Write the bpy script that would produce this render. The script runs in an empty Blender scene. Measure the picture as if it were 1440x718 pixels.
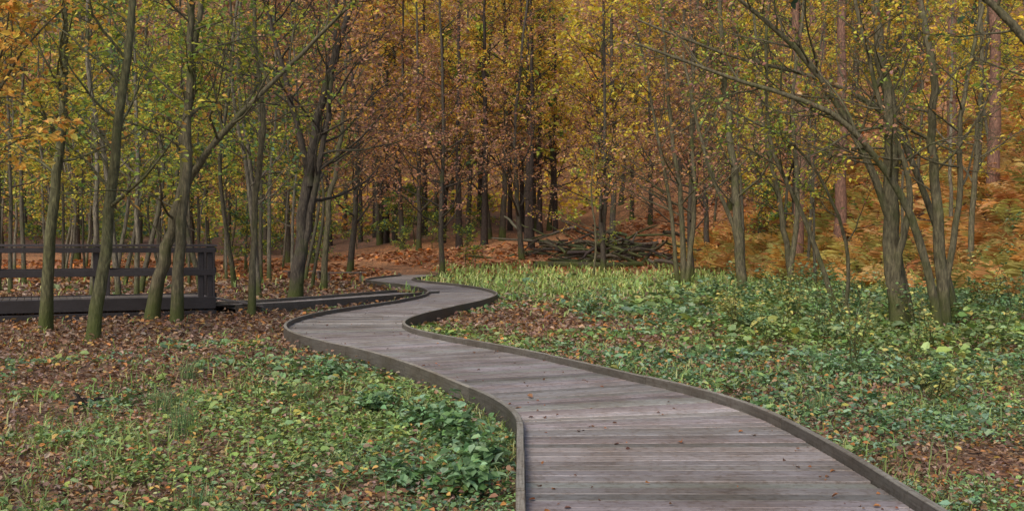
import bpy, math, numpy as np, time
from mathutils import Vector
T0=time.time()
scene=bpy.context.scene
R=np.random.default_rng(7)

# ------------------------------------------------------------------ helpers
def nrm(a):
    return a/np.maximum(np.linalg.norm(a,axis=-1,keepdims=True),1e-9)
def vnoise(x,y,seed=0):
    x=np.asarray(x,float);y=np.asarray(y,float)
    xi=np.floor(x).astype(np.int64);yi=np.floor(y).astype(np.int64)
    xf=x-xi;yf=y-yi
    def h(a,b):
        n=(a*374761393+b*668265263+seed*1442695041)&0x7fffffff
        n=((n^(n>>13))*1274126177)&0x7fffffff
        n=(n^(n>>16))&0xffff
        return n/65535.0
    u=xf*xf*(3-2*xf);v=yf*yf*(3-2*yf)
    return (h(xi,yi)*(1-u)+h(xi+1,yi)*u)*(1-v)+(h(xi,yi+1)*(1-u)+h(xi+1,yi+1)*u)*v
def fbm(x,y,seed=0):
    return .5*vnoise(x,y,seed)+.3*vnoise(x*2.1,y*2.1,seed+5)+.2*vnoise(x*4.3,y*4.3,seed+9)
def sstep(a,b,x):
    t=np.clip((x-a)/(b-a),0,1);return t*t*(3-2*t)

class Acc:
    def __init__(s): s.V=[];s.F=[];s.C=[];s.M=[];s.S=[];s.n=0;s.UV=[]
    def add(s,V,F,C,mat=0,smooth=False,uv=None):
        V=np.asarray(V,float).reshape(-1,3);F=np.asarray(F,np.int64).reshape(-1,4)
        C=np.broadcast_to(np.asarray(C,float),(len(V),3))
        s.V.append(V);s.F.append(F+s.n);s.C.append(C)
        s.M.append(np.full(len(F),mat));s.S.append(np.full(len(F),smooth))
        s.UV.append(np.zeros((len(V),2)) if uv is None else uv)
        s.n+=len(V)
    def mesh(s,name,mats):
        V=np.concatenate(s.V);F=np.concatenate(s.F);C=np.concatenate(s.C)
        me=bpy.data.meshes.new(name)
        me.vertices.add(len(V));me.vertices.foreach_set('co',V.astype(np.float32).ravel())
        me.loops.add(F.size);me.loops.foreach_set('vertex_index',F.astype(np.int32).ravel())
        me.polygons.add(len(F));me.polygons.foreach_set('loop_start',np.arange(0,F.size,4,dtype=np.int32))
        me.polygons.foreach_set('loop_total',np.full(len(F),4,dtype=np.int32))
        for m in mats: me.materials.append(m)
        me.polygons.foreach_set('material_index',np.concatenate(s.M).astype(np.int32))
        me.polygons.foreach_set('use_smooth',np.concatenate(s.S).astype(bool))
        ca=me.color_attributes.new('Col','FLOAT_COLOR','POINT')
        c4=np.ones((len(V),4),np.float32);c4[:,:3]=C
        ca.data.foreach_set('color',c4.ravel())
        uv=me.uv_layers.new(name='UVMap')
        UV=np.concatenate(s.UV)
        uv.data.foreach_set('uv',UV[F.ravel()].astype(np.float32).ravel())
        me.update(calc_edges=True)
        return me
    def obj(s,name,mats,loc=(0,0,0),parent=None):
        o=bpy.data.objects.new(name,s.mesh(name,mats));o.location=loc
        scene.collection.objects.link(o)
        if parent: o.parent=parent
        return o
def empty(name,loc=(0,0,0)):
    e=bpy.data.objects.new(name,None);e.location=loc;e.empty_display_size=.2
    scene.collection.objects.link(e);return e

def leaf_batch(acc,P,A,N,L,W,C,mat=0,fold=.25):
    n=len(P)
    A=nrm(A-N*np.sum(A*N,1,keepdims=True));B=np.cross(N,A)
    L=np.asarray(L).reshape(-1,1)*np.ones((n,1));W=np.asarray(W).reshape(-1,1)*np.ones((n,1))
    V=np.stack([P,
      P+A*.32*L+B*.5*W+N*fold*W, P+A*.72*L+B*.36*W+N*fold*.7*W,
      P+A*L-N*.12*L,
      P+A*.72*L-B*.36*W+N*fold*.7*W, P+A*.32*L-B*.5*W+N*fold*W],1)
    b=np.arange(n)[:,None]*6
    F=np.concatenate([b+np.array([[0,1,2,3]]),b+np.array([[0,3,4,5]])],0)
    acc.add(V,F,np.repeat(C,6,axis=0),mat)
def pick(cols,n,rng,jit=.25):
    cols=np.asarray(cols,float)
    c=cols[rng.integers(0,len(cols),n)]
    return c*(1+jit*(rng.random((n,1))*2-1))*(1+.08*(rng.random((n,3))*2-1))
def tubes(acc,P,Rd,k,C,mat=0,irr=0,rng=R):
    M,n,_=P.shape
    T=np.empty_like(P);T[:,1:-1]=P[:,2:]-P[:,:-2];T[:,0]=P[:,1]-P[:,0];T[:,-1]=P[:,-1]-P[:,-2]
    T=nrm(T);mean=np.abs(T.mean(1));ref=np.eye(3)[np.argmin(mean,1)][:,None,:]
    U=nrm(np.cross(T,ref));Vv=np.cross(T,U)
    a=np.arange(k)/k*2*np.pi
    rr=Rd[:,:,None]*np.ones(k)
    if irr:
        rr=rr*(1+irr*(rng.random((M,1,k))-.5)*1.4+irr*(rng.random((M,n,k))-.5))
    V=P[:,:,None,:]+rr[...,None]*(np.cos(a)[:,None]*U[:,:,None,:]+np.sin(a)[:,None]*Vv[:,:,None,:])
    idx=np.arange(M*n*k).reshape(M,n,k)
    a0=idx[:,:-1,:];a1=np.roll(a0,-1,2);b0=idx[:,1:,:];b1=np.roll(b0,-1,2)
    F=np.stack([a0,a1,b1,b0],-1).reshape(-1,4)
    acc.add(V,F,C,mat,True)
def box(acc,c,ax,ay,az,sx,sy,sz,C,mat=0):
    c=np.array(c,float);ax=nrm(np.array(ax,float));ay=nrm(np.array(ay,float));az=nrm(np.array(az,float))
    ch=min(sx,sy,sz)*.12
    y,z=sy/2,sz/2
    sec=[(-y+ch,-z),(y-ch,-z),(y,-z+ch),(y,z-ch),(y-ch,z),(-y+ch,z),(-y,z-ch),(-y,-z+ch)]
    V=[];uv=[]
    for sgn in(-1,1):
        for i,(a,b) in enumerate(sec):
            V.append(c+ax*sgn*sx/2+ay*a+az*b);uv.append((sgn*sx/2+c[0]*.3+c[1],a+b+c[0]))
    F=[[i,(i+1)%8,8+(i+1)%8,8+i] for i in range(8)]
    F+=[[0,7,6,1],[1,6,5,2],[2,5,4,3],[8,9,14,15],[9,10,13,14],[10,11,12,13]]
    acc.add(V,F,C,mat,False,np.array(uv))
def beam(acc,p0,p1,w,h,C,mat=0):
    p0=np.array(p0,float);p1=np.array(p1,float);d=p1-p0;L=np.linalg.norm(d);d/=L
    up=np.array([0,0,1.]) if abs(d[2])<.9 else np.array([.9,.43,0])
    s=nrm(np.cross(up,d));u=np.cross(d,s)
    box(acc,(p0+p1)/2,d,s,u,L,w,h,C,mat)
def catmull(P,m):
    P=np.asarray(P,float);Q=np.vstack([2*P[0]-P[1],P,2*P[-1]-P[-2]])
    out=[]
    n=len(P)-1
    ts=np.linspace(0,n,m)
    for t in ts:
        i=min(int(t),n-1);f=t-i
        p0,p1,p2,p3=Q[i],Q[i+1],Q[i+2],Q[i+3]
        out.append(.5*((2*p1)+(-p0+p2)*f+(2*p0-5*p1+4*p2-p3)*f*f+(-p0+3*p1-3*p2+p3)*f**3))
    return np.array(out)

# ------------------------------------------------------------------ materials
def newmat(name):
    m=bpy.data.materials.new(name);m.use_nodes=True
    nt=m.node_tree;nt.nodes.clear()
    out=nt.nodes.new('ShaderNodeOutputMaterial')
    return m,nt,out
def N(nt,t,**k):
    n=nt.nodes.new(t)
    for a,b in k.items():
        if a in n.inputs.keys(): n.inputs[a].default_value=b
        else: setattr(n,a,b)
    return n
def mix(nt,blend,fac,a,b):
    m=nt.nodes.new('ShaderNodeMix');m.data_type='RGBA';m.blend_type=blend
    for s,v in((m.inputs[0],fac),(m.inputs[6],a),(m.inputs[7],b)):
        if hasattr(v,'links'): nt.links.new(v,s)
        elif isinstance(v,(int,float)): s.default_value=v
        else: s.default_value=(*v,1)
    return m.outputs[2]
def ramp(nt,src,stops):
    r=nt.nodes.new('ShaderNodeValToRGB');e=r.color_ramp.elements
    while len(e)<len(stops): e.new(.5)
    for i,(p,c) in enumerate(stops):
        e[i].position=p;e[i].color=(*c,1) if len(c)==3 else c
    nt.links.new(src,r.inputs[0]);return r.outputs[0]
def leafmat(name,trans,rough=None):
    m,nt,out=newmat(name)
    at=N(nt,'ShaderNodeAttribute',attribute_name='Col')
    if rough:
        p=N(nt,'ShaderNodeBsdfPrincipled');p.inputs['Roughness'].default_value=rough
        p.inputs['Specular IOR Level'].default_value=.3
        nt.links.new(at.outputs['Color'],p.inputs['Base Color'])
    else:
        p=N(nt,'ShaderNodeBsdfDiffuse');nt.links.new(at.outputs['Color'],p.inputs['Color'])
    t=N(nt,'ShaderNodeBsdfTranslucent');ms=N(nt,'ShaderNodeMixShader')
    c=mix(nt,'MULTIPLY',1.0,at.outputs['Color'],(1.4,1.35,.95))
    nt.links.new(c,t.inputs['Color'])
    ms.inputs[0].default_value=trans
    nt.links.new(p.outputs[0],ms.inputs[1]);nt.links.new(t.outputs[0],ms.inputs[2])
    nt.links.new(ms.outputs[0],out.inputs[0]);return m
def barkmat(name,moss=True):
    m,nt,out=newmat(name)
    at=N(nt,'ShaderNodeAttribute',attribute_name='Col')
    tc=N(nt,'ShaderNodeTexCoord');mp=N(nt,'ShaderNodeMapping');mp.inputs['Scale'].default_value=(9,9,2.2)
    nt.links.new(tc.outputs['Object'],mp.inputs[0])
    no=N(nt,'ShaderNodeTexNoise',Scale=2.5,Detail=6.0,Roughness=.65);nt.links.new(mp.outputs[0],no.inputs['Vector'])
    f=ramp(nt,no.outputs[0],[(.3,(.35,.35,.35)),(.52,(.95,.95,.95)),(.72,(1.8,1.8,1.65))])
    c=mix(nt,'MULTIPLY',1.0,at.outputs['Color'],f)
    if moss:
        n2=N(nt,'ShaderNodeTexNoise',Scale=1.6,Detail=4.0);nt.links.new(tc.outputs['Object'],n2.inputs['Vector'])
        sp=N(nt,'ShaderNodeSeparateXYZ');nt.links.new(tc.outputs['Object'],sp.inputs[0])
        ma=N(nt,'ShaderNodeMath',operation='MULTIPLY_ADD');nt.links.new(sp.outputs[2],ma.inputs[0]);ma.inputs[1].default_value=-.34;ma.inputs[2].default_value=.36
        mx=N(nt,'ShaderNodeMath',operation='MAXIMUM');nt.links.new(ma.outputs[0],mx.inputs[0]);mx.inputs[1].default_value=-.02
        ad=N(nt,'ShaderNodeMath',operation='ADD');nt.links.new(mx.outputs[0],ad.inputs[0]);nt.links.new(n2.outputs[0],ad.inputs[1])
        ff=ramp(nt,ad.outputs[0],[(.5,(0,0,0)),(.75,(.8,.8,.8))])
        c=mix(nt,'MIX',ff,c,(.075,.095,.02))
    p=N(nt,'ShaderNodeBsdfPrincipled',Roughness=.85);nt.links.new(c,p.inputs['Base Color'])
    p.inputs['Specular IOR Level'].default_value=.25
    bu=N(nt,'ShaderNodeBump',Strength=.9,Distance=.04);nt.links.new(no.outputs[0],bu.inputs['Height']);nt.links.new(bu.outputs[0],p.inputs['Normal'])
    nt.links.new(p.outputs[0],out.inputs[0]);return m
def woodmat(name,rough=.5,grain=1.0):
    m,nt,out=newmat(name)
    at=N(nt,'ShaderNodeAttribute',attribute_name='Col');tc=N(nt,'ShaderNodeTexCoord')
    mp=N(nt,'ShaderNodeMapping');mp.inputs['Scale'].default_value=(1.2,30,1);nt.links.new(tc.outputs['UV'],mp.inputs[0])
    g=N(nt,'ShaderNodeTexNoise',Scale=2.5,Detail=5.0,Roughness=.7);nt.links.new(mp.outputs[0],g.inputs['Vector'])
    f=ramp(nt,g.outputs[0],[(.3,(.5,.48,.46)),(.5,(1,1,1)),(.72,(1.4,1.39,1.38))])
    c=mix(nt,'MULTIPLY',grain,at.outputs['Color'],f)
    d=N(nt,'ShaderNodeTexNoise',Scale=1.3,Detail=7.0,Roughness=.65);nt.links.new(tc.outputs['Object'],d.inputs['Vector'])
    df=ramp(nt,d.outputs[0],[(.33,(.76,.70,.64)),(.6,(1.1,1.1,1.12))])
    c=mix(nt,'MULTIPLY',1.0,c,df)
    d2=N(nt,'ShaderNodeTexNoise',Scale=22.0,Detail=4.0,Roughness=.7);nt.links.new(tc.outputs['Object'],d2.inputs['Vector'])
    df2=ramp(nt,d2.outputs[0],[(.36,(.6,.52,.45)),(.5,(1,1,1))])
    c=mix(nt,'MULTIPLY',.8,c,df2)
    p=N(nt,'ShaderNodeBsdfPrincipled');nt.links.new(c,p.inputs['Base Color'])
    rf=ramp(nt,d.outputs[0],[(.3,(rough-.12,)*3),(.7,(rough+.15,)*3)]);nt.links.new(rf,p.inputs['Roughness'])
    bu=N(nt,'ShaderNodeBump',Strength=.4,Distance=.006);nt.links.new(g.outputs[0],bu.inputs['Height']);nt.links.new(bu.outputs[0],p.inputs['Normal'])
    nt.links.new(p.outputs[0],out.inputs[0]);return m
def groundmat():
    m,nt,out=newmat('forest_floor')
    at=N(nt,'ShaderNodeAttribute',attribute_name='Col');tc=N(nt,'ShaderNodeTexCoord')
    v=N(nt,'ShaderNodeTexVoronoi',Scale=13.0);nt.links.new(tc.outputs['Object'],v.inputs['Vector'])
    sp=N(nt,'ShaderNodeSeparateColor');nt.links.new(v.outputs['Color'],sp.inputs[0])
    f=ramp(nt,sp.outputs[0],[(0,(.35,.3,.3)),(.4,(.8,.8,.75)),(.75,(1.3,1.2,1.1)),(1,(1.9,1.6,1.3))])
    c=mix(nt,'MULTIPLY',1.0,at.outputs['Color'],f)
    n=N(nt,'ShaderNodeTexNoise',Scale=.8,Detail=8.0,Roughness=.7);nt.links.new(tc.outputs['Object'],n.inputs['Vector'])
    nf=ramp(nt,n.outputs[0],[(.35,(.55,.55,.55)),(.65,(1.25,1.2,1.15))])
    c=mix(nt,'MULTIPLY',1.0,c,nf)
    p=N(nt,'ShaderNodeBsdfPrincipled',Roughness=.9);nt.links.new(c,p.inputs['Base Color'])
    bu=N(nt,'ShaderNodeBump',Strength=.8,Distance=.04);nt.links.new(sp.outputs[1],bu.inputs['Height']);nt.links.new(bu.outputs[0],p.inputs['Normal'])
    nt.links.new(p.outputs[0],out.inputs[0]);return m
M_leaf=leafmat('tree_leaves',.4);M_herb=leafmat('herb_leaves',.2,.5);M_lit=leafmat('fallen_leaves',.1,.6)
M_bark=barkmat('bark');M_pine=barkmat('pine_bark',False)
M_deck=woodmat('deck_timber',.5);M_kerb=woodmat('kerb_timber',.6);M_rail=woodmat('dark_stained_timber',.55)
M_ground=groundmat()

# ------------------------------------------------------------------ boardwalk layout (metres)
PC=np.array([(1.23,-6,1.10),(1.2,0,1.10),(1.18,4,1.10),(1.18,5.6,1.10),(1.18,7,1.09),(1.12,8.4,1.05),(.85,9.55,1.02),(.36,10.75,.98),(-.3,12.3,.95),
 (-1.05,13.8,.93),(-2.0,15.4,.95),(-2.75,17,1.0),(-3.12,18.8,1.05),(-3.0,21,1.1),(-2.5,23.4,1.08),(-1.85,26.2,1.05),(-1.5,29.5,1.02),(-1.9,33,.95),(-3.0,36.6,.95),
 (-4.3,39.5,.95),(-5.3,43,.95),(-4.9,47,.95),(-4.6,50,.95),(-6,54,.95),(-9,58,.95),(-14,61,.95)])
BR=np.array([(-12.6,21.7,.8),(-7.9,24.3,.8),(-6.3,25.6,.75),(-4.9,27.8,.75),(-3.75,30.2,.75),(-3.0,31.8,.75)])
def dense(C,step=.05):
    a=catmull(C,len(C)*60);s=np.r_[0,np.cumsum(np.linalg.norm(np.diff(a[:,:2],axis=0),axis=1))]
    ss=np.arange(0,s[-1],step)
    return np.stack([np.interp(ss,s,a[:,i]) for i in range(3)],1),ss
D1,S1=dense(PC);D2,S2=dense(BR)
ALLP=np.vstack([D1[::6],D2[::6]])
def pdist(x,y):
    out=np.empty(len(x))
    for i in range(0,len(x),20000):
        dx=x[i:i+20000,None]-ALLP[None,:,0];dy=y[i:i+20000,None]-ALLP[None,:,1]
        out[i:i+20000]=np.min(np.sqrt(dx*dx+dy*dy)-ALLP[None,:,2],1)
    return out
def pcx(y): return np.interp(y,PC[:,1],PC[:,0])

def Hh(x,y):
    x=np.asarray(x,float);y=np.asarray(y,float)
    h=(fbm(x/5,y/5,1)-.5)*.24*(.3+.7*sstep(1.4,4.5,np.abs(x-pcx(y))))
    h=h+(fbm(x/16,y/16,3)-.5)*1.2*sstep(48,80,np.hypot(x,y))
    t=np.maximum(0,y-47);cx=.45+.55*sstep(-18,-2,x)
    h=h+.125*t*t/(t+8)*cx
    w=np.maximum(0,y-98);h=h+.55*w*w/(w+15)
    b=np.maximum(0,x-11.4+.12*(y-40));h=h+np.minimum(.5*b*b/(b+1.4),9+.1*b)*sstep(14,28,y)
    l=np.maximum(0,-x-70);h=h+.3*l*l/(l+20)
    return h
def tangent(D):
    t=np.gradient(D[:,:2],axis=0);return nrm(t)
DECK=.15
def boardwalk(name,D,S,zd,drop,rng,pw=.145,gap=.011,kerbs=(1,1)):
    Tn=tangent(D);Nn=np.stack([Tn[:,1],-Tn[:,0]],1)
    e=empty(name)
    acc=Acc();L=S[-1]
    def at(s):
        return (np.array([np.interp(s,S,D[:,0]),np.interp(s,S,D[:,1])]),nrm(np.array([np.interp(s,S,Nn[:,0]),np.interp(s,S,Nn[:,1])])),np.interp(s,S,D[:,2]))
    s=0
    base=np.array([.275,.25,.235])
    while s+pw<L:
        a,na,wa=at(s);b,nb,wb=at(s+pw)
        dz=rng.normal(0,.002);th=.032;c=.006
        tb=nrm(b-a)
        V=[]
        uvs=[]
        u0=rng.random()*20
        sk=rng.normal(0,.0015)
        for sg,ends in((-1,0),(1,1)):
            pa=a+na*sg*wa+tb*sk*sg;pb=b+nb*sg*wb+tb*sk*sg
            z=zd+dz+rng.normal(0,.0015)
            V+=[(*pa,z-th),(*pa,z-c),(*(pa+tb*c),z),(*(pb-tb*c),z),(*pb,z-c),(*pb,z-th)]
            uvs+=[(u0+sg*1.1,k) for k in(0,.03,.035,.18,.19,.2)]
        F=[[i,(i+1),6+i+1,6+i] for i in range(5)]+[[0,5,2,1],[5,4,3,2],[6,7,8,11],[11,8,9,10]]
        acc.add(V,F,base*(1+rng.normal(0,.15))*(1+rng.normal(0,.025,3)),0,False,np.array(uvs)+[0,u0])
        s+=pw+gap
    acc.obj('deck_planks',[M_deck],parent=e)
    acc=Acc()
    for sg in(-.55,.55):
        P=np.c_[D[::6,:2]+Nn[::6]*sg*D[::6,2:3],np.full(len(D[::6]),zd-.09)]
        tubes(acc,P[None],np.full((1,len(P)),.05),4,(.05,.04,.035))
    acc.obj('bearers',[M_kerb],parent=e)
    acc=Acc()
    for sg,on in((-1,kerbs[0]),(1,kerbs[1])):
        if not on: continue
        i=0;seg=int(2.4/.05)
        while i<len(D)-6:
            j=min(i+seg,len(D)-1);ids=np.arange(i,j+1,3)
            if ids[-1]!=j: ids=np.r_[ids,j]
            c=D[ids,:2];n=Nn[ids];w=D[ids,2:3]
            ii=c+n*sg*(w+.004);oo=c+n*sg*(w+.06)
            if len(ids)>3:
                Tt=Tn[ids];ii[-1]-=Tt[-1]*.008;oo[-1]-=Tt[-1]*.008
            zt=zd+.085+rng.normal(0,.004);zb=zd-drop;ch=.006
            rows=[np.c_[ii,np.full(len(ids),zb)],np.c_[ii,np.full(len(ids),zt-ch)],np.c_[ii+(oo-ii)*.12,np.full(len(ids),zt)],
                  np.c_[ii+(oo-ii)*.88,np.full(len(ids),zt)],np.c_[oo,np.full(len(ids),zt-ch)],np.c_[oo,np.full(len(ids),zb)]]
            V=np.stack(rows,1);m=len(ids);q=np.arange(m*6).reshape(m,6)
            F=[]
            for k in range(6):
                k2=(k+1)%6;F+=[[q[r,k],q[r,k2],q[r+1,k2],q[r+1,k]] for r in range(m-1)]
            for r in(0,m-1): F+=[[q[r,0],q[r,1],q[r,4],q[r,5]],[q[r,1],q[r,2],q[r,3],q[r,4]]]
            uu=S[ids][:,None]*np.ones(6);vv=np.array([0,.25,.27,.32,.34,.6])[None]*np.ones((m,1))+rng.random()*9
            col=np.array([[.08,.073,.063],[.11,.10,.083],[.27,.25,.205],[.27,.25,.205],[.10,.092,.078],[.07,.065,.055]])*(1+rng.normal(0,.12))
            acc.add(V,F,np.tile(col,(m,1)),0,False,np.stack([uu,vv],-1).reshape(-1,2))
            i=j
            if j>=len(D)-1:break
    acc.obj('edge_kerbs',[M_kerb],parent=e)
    return e
boardwalk('boardwalk',D1,S1,DECK,.30,np.random.default_rng(1))
m2=D2[:,0]>-7.2
boardwalk('boardwalk',D2[m2],S2[m2]-S2[m2][0],DECK-.01,.26,np.random.default_rng(2))

# ------------------------------------------------------------------ footbridge with railings
fb=empty('wooden_footbridge')
def bridge():
    acc=Acc();ac2=Acc();rng=np.random.default_rng(5)
    u=nrm(np.array([.9,.43]));n=np.array([-u[1],u[0]])
    e0=np.array([-7.2,23.7]);dk=.42
    dark=np.array([.036,.03,.032])
    L=9.5
    for side,(o,Ln) in enumerate(((e0,L),(e0+n*1.9+u*.35,L))):
        ps=[o-u*t for t in np.arange(0,Ln,2.5)]
        for i,p in enumerate(ps):
            beam(acc,(*p,-.15),(*p,1.62),.13,.13,dark*(1+rng.normal(0,.1)))
            if i==0:
                q=p-u*.2;beam(acc,(*q,-.15),(*q,1.60),.13,.13,dark)
        a=ps[0]+u*.12;b=ps[0]-u*(Ln)
        beam(acc,(*a,1.652),(*b,1.652),.17,.055,dark*1.8)
        off=-n*.09 if side==0 else n*.09
        beam(acc,(*(a+off),1.54),(*(b+off),1.54),.045,.11,dark)
        beam(acc,(*(a+off),1.02),(*(b+off),1.02),.045,.15,dark)
        beam(acc,(*(a+off),.30),(*(b+off),.30),.06,.28,dark*.8)
        beam(acc,(*(a+off*2.0),.05),(*(b+off*2.0),.05),.06,.14,dark*.7)
    t=.15
    while t<L:
        c=e0-u*t+n*.95
        box(ac2,(*c,dk-.02),(*n,0),(*u,0),(0,0,1),1.75,.14,.035,np.array([.16,.14,.13])*(1+rng.normal(0,.1)))
        t+=.15
    for i in range(9):
        c=e0+u*(i*.15+.02)+n*(.95-.02*i)
        box(ac2,(*c,dk-.02-.029*i),(*n,0),(*u,-.18),(0.16*u[0],.16*u[1],1),1.5,.14,.03,np.array([.16,.14,.13])*(1+rng.normal(0,.1)))
    acc.obj('railings',[M_rail],parent=fb);ac2.obj('deck',[M_deck],parent=fb)
bridge()
def bench(loc,ang):
    e=empty('wooden_bench',loc);acc=Acc();c=(.16,.13,.11)
    for i in range(3): beam(acc,(-.95,-.16+.16*i,.46),(.95,-.16+.16*i,.46),.14,.045,c)
    acc.obj('seat',[M_rail],parent=e);acc=Acc()
    for x in(-.7,.7):
        for y in(-.14,.14): beam(acc,(x,y,-.1),(x,y,.435),.09,.09,c)
        beam(acc,(x,-.17,.38),(x,.17,.38),.05,.08,c)
    acc.obj('legs',[M_rail],parent=e);e.rotation_euler=(0,0,ang)
bench((-7.4,44,0),.15);bench((-9.6,46,0),-.1)

# ------------------------------------------------------------------ ground
def greenness(x,y):
    n=fbm(x/.9,y/.9,11);n2=fbm(x/5,y/5,12)
    left=x<pcx(y)
    g=np.where(left,.64,.70)
    g-=left*1.0*np.exp(-(((x+7.5)/4.6)**2+((y-17.5)/5.5)**2))
    g-=left*.8*sstep(18,22,y)
    g-=left*.2*sstep(-3.5,-5.5,x)*(y<13)
    g-=(~left)*.95*np.exp(-(((x-.3)/2.0)**2+((y-22.5)/4.5)**2))
    g-=(~left)*.45*np.exp(-(((x-5.0)/2.4)**2+((y-7.5)/4)**2))
    g=np.where(y>50,g-1.1*sstep(50,56,y+ (n2-.5)*10),g)
    g-=.8*sstep(13,18,x)*sstep(20,30,y)
    return np.clip(g+(n-.5)*1.7+(n2-.5)*.6,0,1)
def ground():
    a=np.linspace(-1,1,420);X=260*(.12*a+.88*a**3)
    bb=np.linspace(-.75,1,460);Y=8+250*(.16*bb+.84*np.sign(bb)*np.abs(bb)**2.4)
    gx,gy=np.meshgrid(X,Y,indexing='ij');x=gx.ravel();y=gy.ravel()
    z=Hh(x,y)
    g=greenness(x,y)[:,None]
    n=fbm(x/9,y/9,21)[:,None]
    br=np.array([.17,.10,.065])*(1-n)+np.array([.25,.14,.08])*n
    far=sstep(48,60,y)[:,None]
    br=br*(1-far)+np.array([.42,.22,.11])*far
    shade=(sstep(66,74,y)*(1-sstep(0,5,x)))[:,None];br=br*(1-shade)+np.array([.18,.10,.065])*shade  # shade under the far trees, painted into the ground colour left of centre
    vf=sstep(85,110,y)[:,None];br=br*(1-vf)+np.array([.22,.13,.065])*vf
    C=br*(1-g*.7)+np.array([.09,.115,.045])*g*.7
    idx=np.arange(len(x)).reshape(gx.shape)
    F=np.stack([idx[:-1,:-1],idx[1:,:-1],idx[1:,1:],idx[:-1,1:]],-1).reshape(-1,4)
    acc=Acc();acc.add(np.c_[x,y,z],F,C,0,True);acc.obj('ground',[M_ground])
ground()

def scatter(n,rng,y0,y1,wid=.62,pad=2.0):
    y=y0*(y1/y0)**rng.random(n);x=(rng.random(n)*2-1)*(wid*y+pad)
    return x,y
BROWN=[(.21,.12,.075),(.28,.16,.085),(.15,.08,.055),(.34,.22,.13),(.36,.26,.2),(.27,.18,.13),(.38,.18,.06),(.19,.12,.09)]
GREEN=[(.13,.24,.08),(.18,.29,.10),(.17,.27,.14),(.24,.35,.12),(.24,.35,.2),(.11,.17,.07),(.31,.41,.21),(.27,.34,.11)]
def upn(n,rng,tilt): return nrm(np.c_[rng.normal(0,tilt,(n,2)),np.ones(n)])
def hax(n,rng,up=0):
    a=rng.random(n)*2*np.pi;return np.c_[np.cos(a),np.sin(a),np.full(n,up)]
def litter():
    rng=np.random.default_rng(31);x,y=scatter(165000,rng,4.5,75)
    g=greenness(x,y);k=(rng.random(len(x))<1.05-g*.5)&(pdist(x,y)>.07)&~((y>64)&(x<4));x=x[k];y=y[k];n=len(x)
    P=np.c_[x,y,Hh(x,y)+.008+rng.random(n)*.045]
    L=np.maximum(.045,.005*y)*(.6+.8*rng.random(n))
    tn=.6+.8*fbm(x/1.3,y/1.3,35)[:,None]
    C=pick(BROWN,n,rng,.35)*tn
    C=np.where((y>45)[:,None],C*np.array([1.5,1.15,.85]),C)
    acc=Acc();leaf_batch(acc,P,hax(n,rng),upn(n,rng,.45),L,L*.62,C,0,.18)
    x,y=scatter(16000,rng,4.5,42);k=(pdist(x,y)>.1);x=x[k];y=y[k];n=len(x)
    L=np.maximum(.045,.0048*y)*(.6+.8*rng.random(n))
    leaf_batch(acc,np.c_[x,y,Hh(x,y)+.06+rng.random(n)*.10],hax(n,rng),upn(n,rng,.5),L,L*.62,pick(BROWN+[(.5,.32,.1),(.5,.22,.07)],n,rng,.3),0,.2)
    acc.obj('leaf_litter',[M_lit])
litter()
def herbh(x,y):
    h=.04+.12*fbm(x/.9,y/.9,44)
    h=h+.30*sstep(2.5,5.5,x)*sstep(11,16,y)*(1-sstep(34,42,y))*(1.8*fbm(x/1.6,y/1.6,45)**1.6)
    return h
def herbs():
    rng=np.random.default_rng(32);x,y=scatter(72000,rng,4.5,50)
    g=greenness(x,y);pd=pdist(x,y)
    k=(rng.random(len(x))<(g*1.35-.24)*(1-.75*sstep(27,34,y)*(x<12)))&(pd>.09);x=x[k];y=y[k];n=len(x)
    hm=herbh(x,y);m=5
    sz=rng.lognormal(0,.35,n)
    x=np.repeat(x,m);y=np.repeat(y,m);hm=np.repeat(hm,m);sz=np.repeat(sz,m);n=len(x)
    tone=fbm(x/.7,y/.7,51)[:,None];sp=fbm(x/2.2,y/2.2,52)[:,None]
    s=np.maximum(.028,.0039*y)*sz
    x=x+rng.normal(0,1,n)*s*1.2;y=y+rng.normal(0,1,n)*s*1.2
    z=Hh(x,y)+hm*(.2+.8*rng.random(n))
    L=s*(.7+.9*rng.random(n))
    C=pick(GREEN,n,rng,.3)*(.55+.9*tone)*(np.array([.92,.98,1.12])+np.array([.2,.06,-.3])*sstep(.4,.6,sp))
    yl=rng.random(n)<.035;C[yl]=pick([(.5,.42,.1),(.4,.38,.12)],yl.sum(),rng)
    acc=Acc();leaf_batch(acc,np.c_[x,y,z],hax(n,rng,.1),upn(n,rng,.42),L,L*.72,C,0,.1)
    acc.obj('woodland_herbs',[M_herb])
herbs()
def blades(acc,x,y,z,h,w,lean,C,rng):
    n=len(x);d=hax(n,rng);s=np.stack([-d[:,1],d[:,0],0*x],1)
    P=np.c_[x,y,z];up=np.array([0,0,1.])
    h=h[:,None];w=w[:,None];lean=lean[:,None]
    p1=P+up*h*.55+d*lean*h*.25;p2=P+up*h*(.95-.25*lean)+d*lean*h
    V=np.stack([P-s*w,P+s*w,p1+s*w*.8,p1-s*w*.8,p2+s*w*.12,p2-s*w*.12],1)
    b=np.arange(n)[:,None]*6
    F=np.concatenate([b+np.array([[0,1,2,3]]),b+np.array([[3,2,4,5]])],0)
    acc.add(V,F,np.repeat(C,6,axis=0),0)
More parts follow.
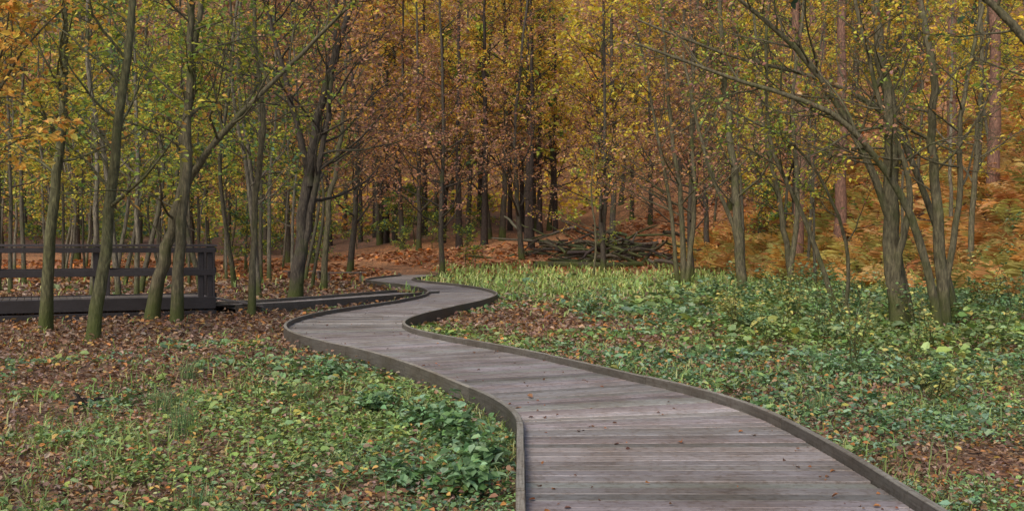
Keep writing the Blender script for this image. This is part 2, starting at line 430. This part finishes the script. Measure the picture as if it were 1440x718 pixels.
def grass():
    rng=np.random.default_rng(33);acc=Acc()
    x,y=scatter(130000,rng,4.5,56)
    pr=.14+.6*(x<pcx(y))*(fbm(x/1.0,y/1.0,61)>.53)*(y<13)+1.9*sstep(26,31,y)*(x>-4)*(x<13)+.35*(x>1)*(fbm(x/2,y/2,62)>.5)
    k=(rng.random(len(x))<pr*(.25+greenness(x,y)*1.3))&(pdist(x,y)>.08);x=x[k];y=y[k];n=len(x)
    far=sstep(26,36,y)
    h=(.06+.17*rng.random(n)**1.5)*(1+1.4*far);w=np.maximum(.0018,.0006*y)*(1+rng.random(n)*.5)
    C=pick([(.21,.30,.08),(.28,.35,.10),(.38,.38,.16),(.16,.23,.08)],n,rng)*(1+.55*far[:,None])
    blades(acc,x,y,Hh(x,y),h,w,.3+.7*rng.random(n),C,rng)
    acc.obj('grass',[M_herb])
    for cx,cy,hh in((-2.75,8.3,.5),(-3.3,9.4,.4),(-4.4,6.9,.45),(-1.9,6.0,.3),(-3.9,12.0,.4),(2.9,15.2,.4),(-2.2,10.3,.3),(-3.6,6.1,.35),(4.1,13,.45),(3.0,9.7,.3)):
        m=110;acc=Acc();xx=rng.normal(0,.06,m);yy=rng.normal(0,.06,m)
        blades(acc,xx,yy,np.full(m,-.02),hh*(.5+.6*rng.random(m)),np.full(m,.0024),.1+.6*rng.random(m),pick([(.1,.2,.09),(.15,.26,.1),(.28,.3,.13)],m,rng),rng)
        acc.obj('rush_tuft',[M_herb],(cx,cy,float(Hh(cx,cy))))
grass()

def shrub(name,loc,rad,ht,nst,lsize,cols,rng,per=26,t0=.25):
    acc=Acc()
    a=rng.random(nst)*2*np.pi;rr=rad*(.3+.7*rng.random(nst))
    t=np.linspace(0,1,7)
    hh=ht*(.5+.6*rng.random(nst))
    P=np.stack([np.cos(a)[:,None]*rr[:,None]*t**1.3,np.sin(a)[:,None]*rr[:,None]*t**1.3,hh[:,None]*(1.5*t-.6*t*t)],-1)
    P+=rng.normal(0,.02,P.shape);P[:,0]=rng.normal(0,.08,(nst,3))*[1,1,0]-[0,0,.03]
    tubes(acc,P,np.linspace(.007,.003,7)[None]*np.ones((nst,1)),3,(.14,.11,.07))
    n=nst*per;ti=t0+(1-t0)*rng.random((nst,per));f=ti*6;i=np.minimum(f.astype(int),5);f=(f-i)[...,None]
    rows=np.arange(nst)[:,None]
    Q=(P[rows,i]*(1-f)+P[rows,i+1]*f).reshape(-1,3)+rng.normal(0,lsize*.6,(n,3))
    L=lsize*(.5+.9*rng.random(n))
    leaf_batch(acc,Q,hax(n,rng,-.1),upn(n,rng,.45),L,L*.65,pick(cols,n,rng,.4),1,.15)
    return acc.obj(name,[M_bark,M_herb],loc)
rg=np.random.default_rng(77)
BL=[(.14,.25,.11),(.2,.33,.16),(.11,.19,.08),(.18,.31,.10),(.25,.37,.22)]
YL=[(.42,.42,.12),(.3,.36,.12),(.52,.44,.14)]
for (x,y,r,h,s) in((-.45,7.9,.38,.36,.085),(-.28,7.2,.26,.32,.085),(-.75,8.7,.4,.3,.075),(-.28,6.4,.24,.25,.08),(-1.3,9.7,.35,.24,.065),(-2.3,12.2,.5,.22,.07),(-.7,6.7,.3,.16,.07)):
    shrub('bramble_bush',(x,y,float(Hh(x,y))),r,h,16,s,BL,rg,17)
for i in range(30):
    y=rg.uniform(12,34);x=rg.uniform(.16*y+1.2,.56*y)
    if i<4: x,y=[(4.6,10.8),(5.0,12.0),(1.9,24),(5.6,9.8)][i]
    shrub('bramble_bush',(x,y,float(Hh(x,y))),rg.uniform(.4,1.1),rg.uniform(.3,.8),14,max(.065,.0037*y),BL if rg.random()<.7 else YL,rg,14)
for i in range(50):
    y=rg.uniform(13,36);x=rg.uniform(.17*y+1.0,.55*y)
    shrub('tall_weed',(x,y,float(Hh(x,y))),rg.uniform(.2,.6),rg.uniform(.8,1.4),rg.integers(4,9),max(.06,.0037*y),(BL,YL,BL+YL)[rg.integers(0,3)],rg,13,.3)

def bracken():
    rng=np.random.default_rng(55);acc=Acc()
    nf=4800
    x=rng.uniform(9.5,36,nf);y=rng.uniform(19,60,nf);k=(fbm(x/3,y/3,71)>.27)&(x-11.2>(y-40)*-.13);x=x[k];y=y[k];n=len(x)
    a=rng.random(n)*2*np.pi;L=rng.uniform(.8,2.0,n)
    t=np.linspace(0,1,12)
    d=np.c_[np.cos(a),np.sin(a)]
    P=np.zeros((n,12,3));P[:,:,:2]=np.c_[x,y][:,None]+d[:,None]*(L[:,None]*.75*t**1.5)[...,None]
    P[:,:,2]=Hh(x,y)[:,None]+L[:,None]*(1.05*t-.5*t**2.2)
    cols=[(.60,.34,.14),(.50,.26,.11),(.66,.46,.20),(.42,.38,.13),(.54,.48,.16),(.64,.36,.11)]
    C=pick(cols,n,rng,.35)
    tubes(acc,P,np.linspace(.008,.003,12)[None]*np.ones((n,1)),3,(.2,.1,.04))
    for s in(-1,1):
        for i in range(3,12):
            T=nrm(P[:,i]-P[:,i-1]);S=np.c_[-d[:,1],d[:,0],0*x]*s
            A=nrm(S+T*.35-np.array([0,0,.15]))
            pl=L*.36*(1-(i-3)/9.5)
            Nv=nrm(np.cross(T,S)*s+rng.normal(0,.15,(n,3)))
            leaf_batch(acc,P[:,i],A,Nv,pl,pl*.28,C,0,.05)
    acc.obj('bracken_patch',[M_leaf])
bracken()

# ------------------------------------------------------------------ trees
def grow(st,dr,ln,n,wob,trop,rng):
    P=np.empty((len(st),n,3));P[:,0]=st;d=nrm(dr);step=(ln/(n-1))[:,None]
    for i in range(1,n):
        d=nrm(d+rng.normal(0,wob,d.shape)+np.array([0,0,trop]));P[:,i]=P[:,i-1]+d*step
    return P
def spawn(P,Rd,k,a,b,ang,flat,rng):
    M,n,_=P.shape
    t=a+(b-a)*((np.arange(k)[None]+rng.random((M,k)))/k);f=t*(n-1);i=np.minimum(f.astype(int),n-2);f=(f-i)[...,None]
    r=np.arange(M)[:,None]
    Q=P[r,i]*(1-f)+P[r,i+1]*f;T=nrm(P[r,i+1]-P[r,i]);rad=Rd[r,i]*(1-f[...,0])+Rd[r,i+1]*f[...,0]
    v=rng.normal(0,1,T.shape);v[...,2]*=flat;v=nrm(v-T*np.sum(v*T,-1,keepdims=True))
    an=(ang+rng.normal(0,.15,t.shape))[...,None]
    D=T*np.cos(an)+v*np.sin(an)
    return Q.reshape(-1,3),D.reshape(-1,3),t.ravel(),rad.ravel()
def tree_mesh(name,stems,rng,bark,cols,lsize,limbs=12,limblen=3.0,tmin=.3,subs=6,twigs=5,lper=4,ang=1.0,trop=.05,density=1.0,k=9,twigr=.005,mats=None,flat=.5,width=.62,flare=.3):
    acc=Acc();bark=np.array(bark)
    for (pts,r0,r1) in stems:
        n=18;P=catmull(pts,n);s=np.linspace(0,1,n)
        P=P+np.c_[rng.normal(0,.16*r0,(n,2)),np.zeros(n)]*np.minimum(1,s*6)[:,None]
        P[0,2]-=.25
        rad=r0*(1-s)+r1*s;rad=rad*(1+flare*np.exp(-s*30))
        tubes(acc,P[None],rad[None],k,bark,0,.12,rng)
        q,d,t,pr=spawn(P[None],rad[None],limbs,tmin,1,ang,1,rng)
        ln=limblen*(1.15-.6*t)*rng.uniform(.6,1.25,len(t))
        LP=grow(q,d,ln,8,.13,trop,rng);lr=np.minimum(pr*.5,.008+ln*.010)[:,None]*np.linspace(1,.22,8)[None]
        tubes(acc,LP,lr,5,bark*.95)
        q,d,t,pr=spawn(LP,lr,subs,.2,1,.8,flat,rng)
        pl=np.repeat(ln,subs);ln2=pl*.5*(1.1-.6*t)*rng.uniform(.6,1.2,len(t))
        SP=grow(q,d,ln2,5,.15,.02,rng);sr=np.maximum(pr*.5,twigr)[:,None]*np.linspace(1,.4,5)[None]
        tubes(acc,SP,sr,4,bark*.85)
        q,d,t,pr=spawn(SP,sr,twigs,.15,1,.75,flat,rng)
        ln3=np.repeat(ln2,twigs)*.5*(1.15-.5*t)*rng.uniform(.6,1.2,len(t))
        TP=grow(q,d,ln3,3,.15,0,rng);tr=np.full((len(TP),3),twigr)*np.array([1,.8,.4])
        tubes(acc,TP,tr,3,bark*.8)
        if lper and cols is not None:
            q,d,t,_=spawn(TP,tr,lper,.1,1,.9,.4,rng)
            cl=rng.random(len(SP));keep=(rng.random(len(q))<density)&(np.repeat(cl,twigs*lper)<.35+density*.6)
            q=q[keep];d=d[keep];n=len(q)
            L=lsize*(.6+.8*rng.random(n))
            tone=np.repeat(.7+.6*rng.random(len(SP)),twigs*lper)[keep][:,None]
            d[:,2]-=.25
            leaf_batch(acc,q+rng.normal(0,lsize*.3,q.shape),nrm(d),upn(n,rng,.8),L,L*width,np.minimum(pick(cols,n,rng,.3)*tone,.85),1,.12)
    return acc.mesh(name,mats or [M_bark,M_leaf])
def place(name,me,x,y,rot=0,sc=1,z=None,parent=None):
    o=bpy.data.objects.new(name,me);o.location=(x,y,float(Hh(x,y)) if z is None else z)
    o.rotation_euler=(0,0,rot);o.scale=(sc,)*3;scene.collection.objects.link(o)
    if parent:o.parent=parent
    return o
def st(*p,y=0,seed=0):
    r=np.random.default_rng(seed);n=len(p)
    return np.array([(a,y*i/(n-1)+r.normal(0,.1)*(i>0),b) for i,(a,b) in enumerate(p)])
B_OAK=(.15,.13,.08);B_DK=(.085,.07,.055);B_GRN=(.14,.135,.07)
YG=[(.46,.49,.09),(.30,.39,.09),(.60,.54,.10),(.23,.33,.10)]
ORG=[(.74,.42,.11),(.64,.32,.10),(.78,.52,.13),(.52,.42,.13)]
RUST=[(.48,.26,.18),(.40,.21,.16),(.56,.31,.17),(.58,.38,.22),(.33,.19,.16)]
GOLD=[(.85,.62,.09),(.82,.53,.08),(.75,.65,.12),(.85,.68,.13),(.58,.52,.12)]
DGRN=[(.10,.17,.09),(.14,.22,.11),(.11,.20,.14)]
rt=np.random.default_rng(100)
place('oak_tree',tree_mesh('oak_1',[(st((0,0),(.15,1.3),(.39,2.9),(.7,5.25),(.9,8.2),seed=1),.125,.045)],rt,B_GRN,YG+ORG[:1],.11,15,2.6,.4,6,5,4,density=.6),-7.27,17.2)
place('oak_tree',tree_mesh('oak_2',[(st((0,0),(.33,1.36),(.72,2.9),(.96,5.1),(1.3,8.4),seed=2),.16,.05),(st((.7,2.85),(1.6,4.0),(2.87,5.4),(4.7,7.2),seed=3),.085,.03)],rt,B_OAK,YG,.11,13,2.8,.3,6,5,4,density=.6),-8.0,22)
place('oak_tree',tree_mesh('oak_3',[(st((0,0),(.15,2.4),(.26,4.7),(.3,7),(.4,9.5),seed=4),.12,.045)],rt,B_OAK,YG,.11,13,2.4,.4,6,5,4,density=.55),-7.2,21.3)
place('oak_tree',tree_mesh('oak_4',[(st((0,0),(.2,1.96),(.35,3.8),(.42,6.6),(.5,9),seed=5),.12,.045)],rt,B_GRN,ORG+YG[:2],.11,14,2.6,.4,6,5,4,density=.75),-9.2,19.6)
place('oak_tree',tree_mesh('oak_5',[(st((0,0),(.05,2.5),(.33,4.5),(0.1,6.8),(.1,9),seed=6),.09,.035)],rt,B_OAK,YG,.10,12,2.2,.4,6,5,4,density=.5),-6.1,23.3)
place('beech_tree',tree_mesh('beech_1',[(st((0,0),(.2,2.1),(.47,4.1),(.93,6.2),(2.0,9.5),seed=7),.21,.07),(st((.45,3.6),(.1,5.2),(-.5,7.5),(-1.2,10),seed=8),.11,.04),(st((.1,.8),(.6,3.3),(1.1,6),(1.3,10),seed=9),.12,.04)],rt,B_DK,RUST+ORG[:1],.11,14,3.8,.33,6,5,5,density=.75,flat=.3),-6.3,28.8)
place('beech_tree',tree_mesh('beech_2',[(st((0,0),(.2,3),(.7,6),(.9,10),seed=10),.13,.05)],rt,B_OAK,RUST+ORG[:1],.12,12,3,.35,6,5,4,density=.6),-7.0,37)
place('oak_tree',tree_mesh('oak_6',[(st((0,0),(.1,2),(.3,4),(.4,6.5),seed=11),.12,.045)],rt,B_OAK,ORG,.12,17,3.2,.4,6,5,5,density=1.0),-9.1,15.6)
def RT(name,stems,x,y,cols=YG,den=.3,limbs=11,ll=2.4,tmin=.35,ls=.085,bark=B_OAK,**k):
    return place(name,tree_mesh(name+'_m',stems,rt,bark,cols,ls,limbs,ll,tmin,6,5,4,density=den,**k),x,y)
MIXR=GOLD[:3]+YG[:2]+ORG[:2]+RUST[:2]
RT('oak_tree',[(st((0,0),(-.18,2.36),(-.27,4.0),(-.4,5.6),(-.5,8.2),seed=21),.17,.06),(st((-.1,1.2),(.1,2.8),(-.5,4.5),(-1.2,7.5),seed=22),.07,.03)],7.43,19,MIXR,.45)
RT('oak_tree',[(st((0,0),(-.1,1.95),(-.27,3.45),(-.34,4.9),(-.75,7.4),seed=23),.12,.05),(st((-.05,.5),(.3,2.6),(.25,4.2),(.9,7),seed=24),.07,.03)],8.35,19.2,MIXR,.4)
RT('oak_tree',[(st((0,0),(-.54,1.95),(-1.3,3.2),(-2.4,4.1),(-4.1,4.7),(-5.8,5.3),y=-.6,seed=25),.085,.022)],8.0,18.5,RUST+YG[:2],.5,14,2.3,.3,trop=.1)
RT('oak_tree',[(st((0,0),(-.75,2.5),(-1.7,4.65),(-2.9,5.9),(-4.2,6.9),y=-.5,seed=26),.085,.03)],7.85,19.5,RUST+YG[:2],.5,14,2.6,.3,trop=.1)
RT('oak_tree',[(st((0,0),(-.45,2.2),(-1.3,4.2),(-2.7,5.1),(-4.6,5.6),(-6.6,6.4),y=.8,seed=46),.08,.022)],9.2,20.5,RUST+YG[:2]+ORG[:1],.5,14,2.4,.3,trop=.1)
RT('hazel_tree',[(st((0,0),(-.7,2.2),(-1.35,3.7),(-1.5,5.6),(-1.3,7.5),y=.4,seed=27),.055,.025),(st((0,0),(.1,1.2),(-.2,2.4),(-1.0,3.6),(-2.4,4.4),y=-.3,seed=28),.045,.02)],6.7,20.2,YG,.45,9,1.6)
RT('oak_tree',[(st((0,0),(-.2,2.5),(-.9,4.4),(-2.1,5.6),(-3.6,6.2),seed=29),.10,.03),(st((0,0),(.2,3),(0,5),(-.4,7.5),seed=30),.11,.045)],8.6,14.6,YG+ORG[:2]+DGRN,.5,12,2.2,.4,ls=.11)
RT('birch_tree',[(st((0,0),(-.1,3),(-.5,6.5),(-.9,11),seed=31),.12,.05),(st((.1,0),(.4,3),(.3,6.5),(.5,11),seed=32),.11,.05),(st((-.2,0),(-.5,3),(-1.1,6.5),(-1.8,10),seed=33),.09,.04)],6.5,37.7,RUST+ORG[:2],.7,13,3.2,.28,.12,)
RT('oak_tree',[(st((0,0),(-.28,2.8),(-.5,6.3),(-.87,10.5),seed=34),.17,.06),(st((-.2,2),(-1.2,4.5),(-2,8),seed=35),.08,.04)],7.6,32.7,RUST+YG,.65,13,3.2,.3,.11)
RT('birch_tree',[(st((0,0),(-.5,3.2),(-1.2,6.5),(-1.5,10.5),seed=36),.12,.05)],10.7,38,GOLD,.7,13,2.8,.3,.12)
RT('birch_tree',[(st((0,0),(.3,3.2),(.1,6.5),(.6,10.5),seed=37),.10,.05)],9.3,33.5,YG+GOLD[:3],.65,12,2.8,.3,.12)
RT('birch_tree',[(st((0,0),(.2,3.2),(.3,6.5),(.2,10.5),seed=47),.10,.05)],14.2,31,GOLD,.85,14,2.8,.25,.12)
RT('hazel_tree',[(st((0,0),(.1,2),(-.1,4),(.1,6),seed=38),.06,.02)],3.6,44,YG,.6,10,1.8,.2,.12)
bm=[tree_mesh('beech_v%d'%i,[(st((0,0),(rt.normal(0,.3),4),(rt.normal(0,.6),8),(rt.normal(0,1),16),seed=50+i),.17,.06)],rt,B_DK,c,.135,26,4.8,.19,7,5,6,density=.95,twigr=.006,flat=.25) for i,c in enumerate((RUST,RUST+ORG[:1],RUST+GOLD[:2]))]
for i,(x,y,s) in enumerate(((-3.5,50,.9),(.6,58,1),(4.8,52,.9),(8.5,47,.85),(-1.5,68,1.1),(6,66,1.1),(11,56,1),(-8.5,52,1),(-12,60,1),(2.8,75,1.1),(-6,64,1),(13.5,47,.9),(-5.2,76,1.1),(10,72,1))):
    place('beech_tree',bm[i%3],x,y,rt.random()*6,s)
pm=tree_mesh('pine_m',[(st((0,0),(.1,6),(0,12),(.1,19),seed=70),.28,.12)],rt,(.27,.15,.11),DGRN,.22,16,2.8,.6,6,5,4,density=.9,twigr=.01,mats=[M_pine,M_leaf],width=.3)
for x,y,s in((12.6,44,.95),(15,45.5,1),(19.8,41,.95),(23,52,1),(17.5,58,1),(26,46,.9),(20,64,1)):
    place('pine_tree',pm,x,y,rt.random()*6,s)
# dark slender stems behind the beeches
cm=tree_mesh('larch_m',[(st((0,0),(.1,6),(0,12),(.1,18),seed=71),.2,.06)],rt,(.055,.042,.036),ORG+GOLD[:2]+YG[:1],.16,30,2.8,.34,5,4,5,density=.85,twigr=.009,mats=[M_pine,M_leaf],width=.5)
for i in range(20):
    y=rt.uniform(62,84);x=rt.uniform(-.2*y,.05*y)
    place('larch_tree',cm,x,y,rt.random()*6,rt.uniform(.8,1.15))
bv=[tree_mesh('birch_v%d'%i,[(st((0,0),(rt.normal(0,.25),4),(rt.normal(0,.5),8),(rt.normal(0,.8),14),seed=80+i),.085,.03)],rt,(.2,.175,.13) if i%2 else (.12,.105,.075),c,.135,15,2.3,.24,5,4,5,density=.85,twigr=.006,k=7) for i,c in enumerate((YG,YG+DGRN,YG+ORG,YG+GOLD,GOLD+ORG[:2]))]
cnt=0
for i in range(400):
    y=rt.uniform(25.5,62);x=rt.uniform(-.56*y,-.2*y)
    if x>-6.5 or (abs(y-24)<2): continue
    if pdist(np.array([x]),np.array([y]))[0]<.6: continue
    place('birch_tree',bv[rt.integers(0,4)],x,y,rt.random()*6,rt.uniform(.7,1.15));cnt+=1
    if cnt>=60:break
for i in range(22):
    y=rt.uniform(36,66);x=rt.uniform(.2*y,.55*y)
    place('birch_tree',bv[(3,4,4,2)[rt.integers(0,4)]],x,y,rt.random()*6,rt.uniform(.7,1.0))

dw=empty('distant_woodland')
def far(name,cols,bark=B_DK,h=18,ls=.30,den=.95,tmin=.22):
    return tree_mesh(name,[(st((0,0),(rt.normal(0,.3),h*.3),(rt.normal(0,.5),h*.6),(rt.normal(0,.8),h),seed=int(rt.integers(1e6))),.2,.06)],rt,bark,cols,ls,26,5.0,tmin,6,4,3,density=den,twigr=.012,k=6,flat=.6)
fv={'gold':[far('far_gold%d'%i,GOLD) for i in range(2)],'rust':[far('far_rust%d'%i,RUST+ORG[:2]) for i in range(2)],
    'org':[far('far_org%d'%i,ORG+GOLD[:2]+RUST[:1]) for i in range(2)],'grn':[far('far_grn%d'%i,YG+DGRN[:1]) for i in range(2)],
    'dk':[far('far_dk0',DGRN+YG[3:],tmin=.12)]}
k=0
for row,(y0,stp) in enumerate(((66,7),(75,6.5),(84,6.5),(94,7),(106,9),(125,12))):
    W=.62*y0+6;x=-W
    while x<W:
        xx=x+rt.normal(0,1.4);yy=y0+rt.normal(0,2.5);u=xx/y0
        r=rt.random()
        if u>.2: kk='gold' if r<.8 else 'org' if r<.93 else 'grn'
        elif u>.03: kk='org' if r<.3 else 'rust' if r<.6 else 'gold' if r<.9 else 'grn'
        elif u>-.1: kk='gold' if r<.6 else 'org' if r<.8 else 'rust' if r<.9 else 'grn'
        elif u>-.24: kk='rust' if r<.5 else 'org' if r<.75 else 'gold' if r<.87 else 'grn'
        else: kk='grn' if r<.6 else 'dk' if r<.7 else 'rust' if r<.85 else 'gold'
        me=fv[kk][rt.integers(0,len(fv[kk]))]
        place('tree_%03d'%k,me,xx,yy,rt.random()*6,rt.uniform(.8,1.25),parent=dw);k+=1
        x+=stp*rt.uniform(.7,1.3)
def scrub():
    rng=np.random.default_rng(66);n=80000
    y=rng.uniform(88,200,n);x=(rng.random(n)*2-1)*(.6*y+8)
    c=fbm(x/6,y/6,72);h=rng.random(n)**1.3*(1+6*c)
    P=np.c_[x,y,Hh(x,y)+h]
    u=(x/y)[:,None];w=fbm(x/9,y/9,73)[:,None]
    cr=pick(ORG+RUST,n,rng,.3);cg=pick(GOLD,n,rng,.3);cl=pick(YG+DGRN,n,rng,.3)
    C=np.where(u<-.24,np.where(w>.55,cr,cl),np.where(u>.2,np.where(w>.35,cg,cr),np.where(w>.5,cg,cr)))
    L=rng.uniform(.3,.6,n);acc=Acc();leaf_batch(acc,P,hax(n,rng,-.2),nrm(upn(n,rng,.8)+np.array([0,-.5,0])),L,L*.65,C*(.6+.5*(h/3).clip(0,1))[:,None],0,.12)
    acc.obj('hillside_scrub',[M_leaf])
scrub()
us=tree_mesh('und',[(st((0,0),(.1,1),(0,2),(.1,3),seed=91),.03,.01)],rt,B_DK,YG+DGRN,.15,16,1.6,.08,5,4,4,density=.9,twigr=.006,k=5)
un=empty('understorey_saplings')
for i in range(60):
    y=rt.uniform(52,88);x=rt.uniform(-.55*y,.5*y)
    if -.02*y<x<.14*y: continue
    place('sapling_%02d'%i,us,x,y,rt.random()*6,rt.uniform(.4,1.2),parent=un)

def brash():
    rng=np.random.default_rng(8);n=150;acc=Acc()
    c=rng.integers(0,5,n);cx=np.array([2.2,4.4,6.6,8.8,5.6])[c];cy=np.array([60,57,58.5,55.5,61.])[c]
    x=cx+rng.normal(0,1.0,n);y=cy+rng.normal(0,1.2,n);s=np.c_[x,y,Hh(x,y)+rng.random(n)*rng.random(n)*2.0]
    a=rng.normal(0,.6,n)+np.where(rng.random(n)<.5,0,np.pi)
    d=np.c_[np.cos(a),np.sin(a),rng.normal(.02,.25,n)]
    P=grow(s,d,rng.uniform(.8,4.0,n),6,.14,-.03,rng)
    col=np.repeat(pick([(.07,.055,.045),(.12,.10,.075),(.09,.10,.045)],n,rng),36,axis=0)
    tubes(acc,P,rng.uniform(.03,.14,n)[:,None]*np.linspace(1,.5,6)[None],6,col)
    acc.obj('brushwood_pile',[M_bark])
    acc=Acc()
    P=np.array([[[1.2,54,.85],[3,54.4,.8],[5,54.3,.9],[7.2,54.8,1.0]]]);P[0,:,2]=Hh(P[0,:,0],P[0,:,1])+.16
    tubes(acc,catmull(P[0],10)[None],np.linspace(.24,.15,10)[None],9,(.08,.07,.05),0,.15,rng)
    acc.obj('fallen_log',[M_bark])
brash()
def deckleaves():
    rng=np.random.default_rng(9);n=230
    y=4.5*(28/4.5)**rng.random(n);i=[int(np.argmin(abs(D1[:,1]-v))) for v in y]
    c=D1[i];off=(rng.random(n)*2-1);off=np.sign(off)*np.abs(off)**.5*.95
    Tn=tangent(D1)[i];Nn=np.c_[Tn[:,1],-Tn[:,0]]
    P=np.c_[c[:,:2]+Nn*(off*c[:,2])[:,None],np.full(n,DECK+.008)]
    L=rng.uniform(.012,.05,n);L[:16]=rng.uniform(.06,.1,16);acc=Acc()
    leaf_batch(acc,P,hax(n,rng,.2),upn(n,rng,.35),L,L*.65,pick([(.24,.11,.06),(.16,.08,.05),(.36,.14,.05),(.13,.07,.05)],n,rng),0,.3)
    acc.obj('fallen_leaves_on_deck',[M_lit])
deckleaves()
def rotten(loc):
    rng=np.random.default_rng(12);acc=Acc()
    P=np.array([[-.15,0,.04],[-.13,0,.05],[-.05,.01,.065],[.03,0,.06],[.1,-.01,.05],[.16,.0,.04],[.165,0,.038]]);r=np.array([.004,.045,.06,.05,.042,.022,.003])
    tubes(acc,P[None],r[None],9,(.022,.017,.014),0,.45,rng)
    tubes(acc,np.array([[[-.05,0,.09],[-.08,.02,.14],[-.12,.03,.16]]]),np.array([[.02,.013,.004]]),6,(.025,.02,.016),0,.2,rng)
    tubes(acc,np.array([[[.05,0,.08],[.12,.02,.10],[.19,.02,.095]]]),np.array([[.018,.012,.003]]),6,(.025,.02,.016),0,.2,rng)
    o=acc.obj('rotten_log',[M_pine],loc);o.rotation_euler=(0,0,.2)
rotten((-4.25,9.9,float(Hh(-4.25,9.9))))

# ------------------------------------------------------------------ light, sky, camera
el=math.radians(46);az=math.radians(-150)
w=bpy.data.worlds.new('World');scene.world=w;w.use_nodes=True;nt=w.node_tree
bg=nt.nodes['Background'];sky=nt.nodes.new('ShaderNodeTexSky');sky.sky_type='NISHITA';sky.sun_disc=False
sky.sun_elevation=el;sky.sun_rotation=az;sky.dust_density=3.0
nt.links.new(sky.outputs[0],bg.inputs[0]);bg.inputs[1].default_value=.15
sl=bpy.data.lights.new('sun','SUN');sl.energy=2.1;sl.angle=math.radians(25);sl.color=(1,.93,.8)
so=bpy.data.objects.new('sun',sl);scene.collection.objects.link(so)
dv=Vector((math.sin(az)*math.cos(el),math.cos(az)*math.cos(el),math.sin(el)))
so.rotation_euler=dv.to_track_quat('Z','Y').to_euler();so.location=(20,30,40)
cam=bpy.data.cameras.new('camera');cam.lens=35;cam.sensor_width=36;cam.clip_end=1500;cam.clip_start=.05
co=bpy.data.objects.new('camera',cam);co.location=(0,0,1.65);co.rotation_euler=(math.radians(90-.57),0,0)
scene.collection.objects.link(co);scene.camera=co
scene.view_settings.view_transform='Standard';scene.view_settings.look='None';scene.view_settings.exposure=0
print('BUILD TIME',time.time()-T0)
